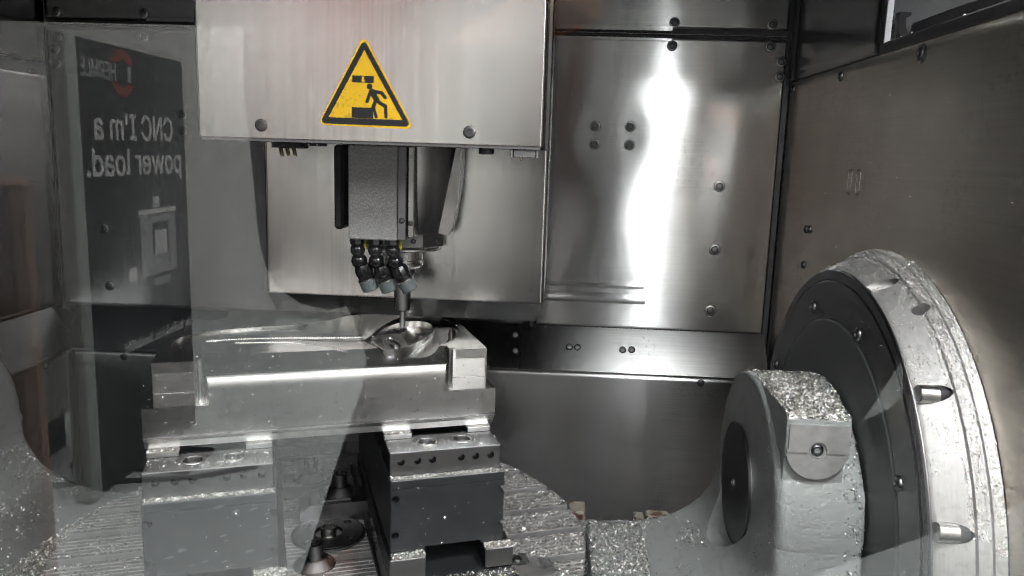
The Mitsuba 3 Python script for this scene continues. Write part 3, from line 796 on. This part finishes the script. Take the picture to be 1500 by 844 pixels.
# ================================================================== table, fixings and cradle
TC = (.2285, .160)                                   # table centre in (u, v)
t = table = thing('machine_table', 'round slotted steel table strewn with chips under the clamp towers', 'table')
disc_ = m3.Manifold.cylinder(.2, .400, .400, 128).translate([TC[0], TC[1], -.7])
slats = []
for k in range(-5, 5):
    v0, v1 = .164 + .0805 * k, .164 + .0805 * (k + 1) - .017
    pr = [(v0, -.622), (v0, -.6005), (v0 + .0006, -.600)]
    nr = 6
    wv = (v1 - v0) / nr
    for j in range(nr):
        a = v0 + wv * j
        if j:
            pr += [(a - .0014, -.600), (a - .0010, -.6010), (a + .0010, -.6010), (a + .0014, -.600)]
    pr += [(v1 - .0006, -.600), (v1, -.6005), (v1, -.622)]
    s = axes(prism(pr, -.4, .9), [0, 1, 0], [0, 0, 1], [1, 0, 0]) ^ disc_
    if s.volume() > 1e-7:
        m = W(s)
        part(t, 'slat', m, 'table_metal', False)
        slats.append(m)
part(t, 'slot_bed', W(m3.Manifold.cylinder(.030, .4005, .4005, 128).translate([TC[0], TC[1], -.6515])), 'steel_dark', 30)

cx, cy = -.3355, 1.150
t = thing('centre_flange', 'round flange with four holes and a bored hub at the middle of the table', 'flange')
fu, fv = .222, .148
fl = m3.Manifold.cylinder(.006, .0545, .0535, 64).translate([fu, fv, -.5995]) - m3.Manifold.cylinder(.05, .022, .022, 40).translate([fu, fv, -.61])
for a in (40, 140, 220, 320):
    fl = fl - m3.Manifold.cylinder(.05, .0065, .0065, 20).translate([fu + .041 * math.cos(math.radians(a)), fv + .041 * math.sin(math.radians(a)), -.61])
part(t, 'plate', W(fl), 'steel_matt', 30)
part(t, 'rim', W(lathe([(.0540, -.5996), (.0565, -.5985), (.0565, -.5945), (.0545, -.5940)], (fu, fv, 0), (0, 0, 1), 64)), 'steel_dark', 40)
part(t, 'hub', W(lathe([(0, -.597), (.009, -.597), (.010, -.585), (.012, -.585), (.0125, -.597), (.0215, -.5975)], (fu, fv, 0), (0, 0, 1), 32)), 'steel_bare', 35)


def stud(u, v, z, label, r=.030):
    t = thing('clamping_stud', label, 'clamping nut', 'clamping nuts on the table')
    part(t, 'washer', W(lathe([(0, z), (r, z), (r, z + .003), (r * .62, z + .012), (r * .5, z + .014), (0, z + .014)], (u, v, 0), (0, 0, 1), 36)), 'steel_matt', 35)
    part(t, 'stem', W(lathe([(.0065, z + .026), (.0075, z + .034), (.0118, z + .034), (.0122, z + .032), (.0122, z + .010)], (u, v, 0), (0, 0, 1), 28)), 'steel_dark', 35)
    part(t, 'bore', W(lathe([(0, z + .020), (.0075, z + .020), (.0075, z + .0335)], (u, v, 0), (0, 0, 1), 20)), 'black_rubber', 35)


t = thing('stop_block', 'dark stepped steel block on the table behind the flange', 'block')
sb = prism([(-.032, -.5990), (-.032, -.578), (-.018, -.566), (.052, -.566), (.052, -.599)], 0, 1)
sb = axes(prism([(.180, -.5985), (.180, -.580), (.196, -.568), (.292, -.568), (.292, -.5985)], -.252, -.190), [1, 0, 0], [0, 0, 1], [0, -1, 0])
part(t, 'block', W(sb), 'steel_dark', False)
part(t, 'cap', W(box(.214, .262, .196, .250, -.5678, -.5640, .001)), 'steel_matt', False)
stud(.246, .222, -.564, 'nut with a round stem on the stepped block, nearest the right tower', .026)
t = thing('stop_block', 'low dark steel block far back between the two towers', 'block')
part(t, 'block', W(box(.150, .262, .292, .345, -.5985, -.574, .0015)), 'steel_dark', False)
stud(.205, .318, -.574, 'nut with wide washer on the low block far back between the towers', .031)
stud(.196, .062, -.600, 'nut with a bright stem in front of the flange, nearest the camera', .030)
solo('black_strip', 'flat black strip lying across the table beside the right tower', 'strap', W(cat(box(.2795, .2855, -.14, .135, -.5985, -.5905, .001), box(.2800, .2870, .136, .40, -.5985, -.589, .001))), 'black_rubber', False)  # flat black strip laid over the slats
t = thing('step_clamp', 'short bright steel step clamp beside the foot of the right tower', 'clamp')
sc = axes(prism([(.456, -.5985), (.456, -.570), (.486, -.570), (.503, -.579), (.520, -.579), (.520, -.5985), (.500, -.5985), (.494, -.590), (.456, -.590)], .058, .030), [1, 0, 0], [0, 0, 1], [0, -1, 0]) if False else \
    axes(prism([(.456, -.592), (.456, -.570), (.486, -.570), (.505, -.580), (.522, -.580), (.522, -.5985), (.505, -.5985), (.498, -.592)], .030, .062), [1, 0, 0], [0, 0, 1], [0, -1, 0])
part(t, 'clamp', W(sc), 'steel_bare', False)
screw(t, wp(.470, -.046, -.5700), (0, 0, 1), .007)

# ---- cradle: one casting, two arms and the trough that carries the table
t = cradle = thing('swivel_cradle', 'grey painted cast cradle whose rounded arms rise either side of the table', 'cradle')


def armxz():
    r = [(.302, -.25), (.302, -.52)] + [(.302 - .16 * (1 - math.cos(a)), -.52 - .125 * math.sin(a)) for a in np.linspace(.15, 1.5, 12)]
    r += [(.06, -.652)]
    left = [(2 * cx - x, z) for x, z in r[::-1]]
    return r + left + [(2 * cx - .412, -.25), (2 * cx - .412, -.80), (.412, -.80), (.412, -.25)][:]


xz = armxz()
poly = Polygon(xz)
AXZ, AYC = -.503, 1.155
yz = Point(AYC, AXZ).buffer(.187, 48).union(sbox(AYC - .187, -.9, AYC + .187, AXZ))
flare = Polygon([(AYC - .187, -.50), (AYC - .20, -.62), (AYC - .27, -.70), (AYC - .30, -.9), (AYC + .187, -.9), (AYC + .187, -.50)])
crad = prism_y(poly.buffer(0), .6, 1.7) ^ prism_x(yz.union(flare), -1.3, .7)
crad = crad + m3.Manifold.cylinder(.13, .415, .415, 96).translate([cx, cy, -.775])
cm = soft(crad, .012, 24, .55)
face = man(rod([.20, 1.195, -.503], [.3005, 1.195, -.503], .0985, n=96))      # spot face for the cover disc
cm = tri(man(cm) - face)
part(t, 'casting', cm, 'cast_paint', 35)
lugs = []
for sg in (1, -1):
    X = (lambda x: x) if sg > 0 else (lambda x: 2 * cx - x)
    xs = sorted((X(.306), X(.388)))
    hx = (xs[0] + xs[1]) / 2
    blk = soft(m3.Manifold.batch_hull([man(box(xs[0], xs[1], .985, 1.15, -.378, -.3235, .002)), man(box(xs[0] + .001, xs[1] - .001, 1.0, 1.155, -.37, -.317, .002))]), .010, 4)
    part(t, 'lug', blk, 'cast_paint', True)
    lugs.append(blk)
    pad = (sbox(xs[0] + .0035, -.368, xs[1] - .002, -.3315)).union(Point(hx, -.366).buffer(.039, 40).intersection(sbox(-5, -.42, 5, -.365)))
    pm = prism_y(pad, .9815, 1.02) - m3.Manifold.cylinder(.03, .0118, .0118, 28).rotate([-90, 0, 0]).translate([hx, .97, -.3655])
    pm = pm - prism_y(sbox(-5, -.5, 5, -.3685), .97, .984).rotate([0, 0, 0])
    lug = part(t, 'machined_pad', pm, 'table_metal', False)
    screw(t, (hx, .990, -.3655), (0, -1, 0), .0095, h=.007)
    part(t, 'pad_base', prism_y(sbox(xs[0] + .002, -.432, xs[1] - .003, -.37).union(Point(hx, -.432).buffer(.001)), .992, 1.03), 'cast_paint', False)
    ax = (-1, 0, 0) if sg > 0 else (1, 0, 0)
    part(t, 'cover_disc', lathe([(0, .0032), (.004, .0032), (.0045, .0048), (.009, .0048), (.0095, .0040), (.0915, .0040), (.0935, .0028), (.0945, -.004)], (.3005, 1.195, -.503), ax, 72), 'steel_dark', 25)
    screw(t, (.2958, 1.195, -.503), ax, .0062, bsdf='steel_bare')
rb = soft(man(box(.072, .165, .97, 1.275, -.70, -.618, .006)), .010, 6)
part(t, 'raised_boss', rb, 'cast_paint', True)
solo('stop_lug', 'small worn cream painted lug behind the right edge of the table', 'lug', man(box(.045, .078, 1.405, 1.455, -.80, -.668, .003)), 'cream_worn', False)
solo('stop_lug', 'pair of worn cream and rust coloured lugs before the dark rear wall', 'lug', cat(box(.172, .194, 1.43, 1.47, -.80, -.690, .003), box(.198, .245, 1.44, 1.48, -.80, -.690, .003)), 'cream_worn', False)

# ---- the round bearing on the right wall
t = bear = thing('trunnion_bearing', 'large round bearing with a bright machined rim on the right side wall', 'bearing')
BC = (1.157, -.505)
rimp = lathe([(.345, .0), (.350, .0), (.3535, .004), (.368, .036), (.3715, .0375), (.377, .049), (.3795, .0505), (.3815, .062), (.345, .062)], (.422, *BC), (1, 0, 0), 160)
rim = man(lathe([(.30, 0), (.350, .0), (.3535, .004), (.368, .036), (.3715, .0375), (.377, .049), (.3795, .0505), (.3815, .062), (.30, .062), (.30, 0)], (.422, *BC), (1, 0, 0), 160))


def at_rim(deg, r, x):
    a = math.radians(deg)
    return np.array([x, BC[0] + r * math.cos(a), BC[1] + r * math.sin(a)])


bores = [(105, .349, .470, .0115), (136.5, .349, .466, .0115), (161.2, .349, .466, .0115), (190, .349, .466, .0115), (80, .349, .462, .0115), (218, .349, .466, .0115)]
for d, r, xe, rr in bores:
    rim = rim - man(rod(at_rim(d, r + .0075, .40), at_rim(d, r + .0075, xe), rr, n=28))
a = math.radians(116)
hp = at_rim(117, .35, .458)
rim = rim - man(rod(at_rim(117, .335, .457), at_rim(117, .40, .457), .0095, n=28))
part(t, 'rim', rim, 'rim_metal', 20)
for d, r, xe, rr in bores[1:4] + bores[5:]:
    s = part(t, 'pin', lathe([(0, 0), (rr - .0012, 0), (rr - .0004, .001), (rr - .0004, .0215), (0, .0215)], at_rim(d, r + .0075, .4225), (1, 0, 0), 28), 'steel_bare', 30)
    part(s, 'end_screw', lathe([(0, .026), (.0035, .026), (.004, .0335), (.0075, .0345), (.0103, .030), (.0111, .0215)], at_rim(d, r + .0075, .4225), (1, 0, 0), 28), 'black_rubber', 30)
part(t, 'outer_ring', lathe([(.334, -.001), (.3345, -.0035), (.3475, -.0035), (.3492, -.0015), (.3492, .003)], (.422, *BC), (1, 0, 0), 160), 'steel_dark', 25)
part(t, 'face_ring', lathe([(.268, .0), (.2765, -.004), (.278, -.0045), (.3312, -.0045), (.3325, -.0035), (.3325, .003)], (.422, *BC), (1, 0, 0), 160), 'steel_dark', 25)
part(t, 'groove', lathe([(.331, .002), (.3345, .002)], (.422, *BC), (1, 0, 0), 120), 'black_rubber', 25)
part(t, 'inner_plate', lathe([(0, -.006), (.272, -.006), (.2755, -.0025), (.2755, .004)], (.422, *BC), (1, 0, 0), 160), 'plate_paint', 25)
for y, z in ((1.267, -.229), (1.074, -.230), (.906, -.372), (1.442, -.371)):
    screw(t, (.4172, y, z), (-1, 0, 0), .0095, bsdf='steel_dark')

# ================================================================== loose chips
CH = np.random.default_rng(11)


def flakes(P, N, lo, hi):
    """Small curled flakes at points P, lying about normal N."""
    n = len(P)
    s = np.exp(CH.uniform(np.log(lo), np.log(hi), n))[:, None]
    q = CH.normal(size=(n, 3))
    ax = N + q * .75
    ax /= np.linalg.norm(ax, axis=1, keepdims=True)
    a = np.cross(ax, CH.normal(size=(n, 3)))
    a /= np.linalg.norm(a, axis=1, keepdims=True)
    b = np.cross(ax, a)
    c = P + N * s * CH.uniform(.15, .6, (n, 1))
    w = s * CH.uniform(.25, .6, (n, 1))
    bend = ax * s * CH.uniform(-.35, .35, (n, 1))
    v = np.stack([c - a * s * .6 - b * w + bend, c - a * s * .6 + b * w + bend, c - b * w * 1.1, c + b * w, c + a * s * .6 - b * w * .8 + bend, c + a * s * .6 + b * w * .7 + bend], 1).reshape(-1, 3)
    k = (np.arange(n) * 6)[:, None, None]
    f = (np.array([[0, 2, 3], [0, 3, 1], [2, 4, 5], [2, 5, 3]])[None] + k).reshape(-1, 3)
    return trimesh.Trimesh(v, f, process=False)


def strew(mesh, n, up=.35, where=None, clump=None, thr=0.5):
    m = tri(mesh) if isinstance(mesh, m3.Manifold) else mesh
    P, fi = trimesh.sample.sample_surface(m, n, seed=int(CH.integers(1e6)))
    N = m.face_normals[fi]
    k = N[:, 2] > up
    if where is not None:
        k &= where(P)
    if clump:
        k &= meshkit.fbm(P * clump, 3, 4) + CH.normal(size=len(P)) * .08 > thr
    return P[k], N[k]


def chips(label, sets, lo=.0009, hi=.0026, name='metal_chips'):
    P = np.vstack([s[0] for s in sets])
    N = np.vstack([s[1] for s in sets])
    key = thing(name, label, 'metal chips', kind='stuff')
    scene[key] = mikit.ply(flakes(P, N, lo, hi), 'alu_chip', smooth=False)
    return key


tb = cat(*slats)
du, dv = W4[:2, 0], W4[:2, 1]
uvof = lambda P: ((P[:, :2] - W4[:2, 3]) @ du, (P[:, :2] - W4[:2, 3]) @ dv)
right = lambda P: uvof(P)[0] > .44
leftp = lambda P: uvof(P)[0] < .0
chips('loose bright metal chips strewn over the slotted table', [strew(tb, 300000, .8, right, 16., .34), strew(tb, 120000, .8, leftp, 22., .48), strew(tb, 40000, .8, lambda P: ~right(P) & ~leftp(P), 20., .60)])
chips('heap of metal chips on the casting around the table edge', [
    strew(cm, 900000, .55, lambda P: (P[:, 2] < -.58) & (np.hypot(P[:, 0] - cx, P[:, 1] - cy) < .475) & (np.hypot(P[:, 0] - cx, P[:, 1] - cy) > .398), None),
    strew(rb, 26000, .5), strew(cm, 260000, .45, lambda P: (P[:, 2] < -.50) & (np.hypot(P[:, 0] - cx, P[:, 1] - cy) < .60), 20., .62)], .001, .0028)
chips('thick layer of metal chips on top of the right cradle arm', [
    strew(cm, 900000, .72, lambda P: (P[:, 0] > .310) & (P[:, 2] > -.40), None), strew(cm, 300000, -.2, lambda P: (P[:, 0] > .386) & (P[:, 2] > -.60) & (P[:, 1] < 1.05), 30., .50),
    strew(lugs[0], 60000, .80)], .001, .0028)
chips('fine metal grit stuck to the painted front of the right cradle arm', [strew(cm, 200000, -.9, lambda P: (P[:, 0] > .28) & (P[:, 1] < 1.06) & (P[:, 2] < -.30), 40., .55)], .0004, .0011)
chips('metal chips on the upper curve of the bearing rim', [
    strew(rim, 260000, .28, lambda P: (P[:, 0] > .453) & (P[:, 1] < 1.35) & (P[:, 2] > -.46 + .10 * meshkit.noise(P * 40)), 24., .36), strew(rim, 100000, .15, lambda P: (P[:, 0] > .424) & (P[:, 0] < .455) & (P[:, 1] < 1.35) & (P[:, 2] > -.36 + .10 * meshkit.noise(P * 40)), 30., .50)], .0006, .0017)
chips('sparse metal grit on the bearing faces and side wall', [strew(box(.4165, .4175, .85, 1.45, -.6, -.17), 500, -.9), strew(box(.4835, .4840, .7, 1.5, -.25, .15), 140, -.9)], .0005, .0012)
tw = []
for u0 in (.287, -.0095):
    tw += [strew(W(box(u0, u0 + .152, -.0655, -.0552, -.4252, -.4250)), 2600, .8), strew(W(box(u0 - .003, u0 + .166, -.117, -.0855, -.5564, -.5562)), 3200, .8), strew(W(box(u0, u0 + .151, -.055, -.01, -.3916, -.3915)), 500, .8),
           strew(W(box(u0, u0 + .037, -.008, -.002, -.3840, -.3838)), 500, .8), strew(W(box(u0, u0 + .044, -.085, -.067, -.5269, -.5267)), 1500, .8), strew(W(box(u0 + .125, u0 + .164, -.085, -.067, -.5269, -.5267)), 1500, .8),
           strew(W(box(u0, u0 + .15, -.0672, -.0667, -.52, -.43)), 45, -.9)]
chips('metal chips lying on the ledges of the two clamp towers', tw, .0008, .0024)
chips('scattered metal specks on the aluminium workpiece', [strew(W(box(0, .43, .0, .25, -.2708, -.2705)), 260, .8), strew(W(box(0, .14, .0, .22, -.2708, -.2705)), 160, .8), strew(W(box(-.01, .44, -.0052, -.0048, -.37, -.275)), 420, -.9),
                                                             strew(W(box(0, .05, -.0045, -.002, -.3102, -.3100)), 60, .8)], .0006, .0017)
chips('metal chips on the left cradle arm near the left edge', [strew(cm, 500000, .3, lambda P: (P[:, 0] < -.85) & (P[:, 2] < -.36), 18., .60)], .0008, .0022)
chips('a few metal chips in the rail above the right side wall', [strew(box(.49, .52, .5, 1.3, .1835, .1837), 900, .8, None, 20., .55)], .001, .003)
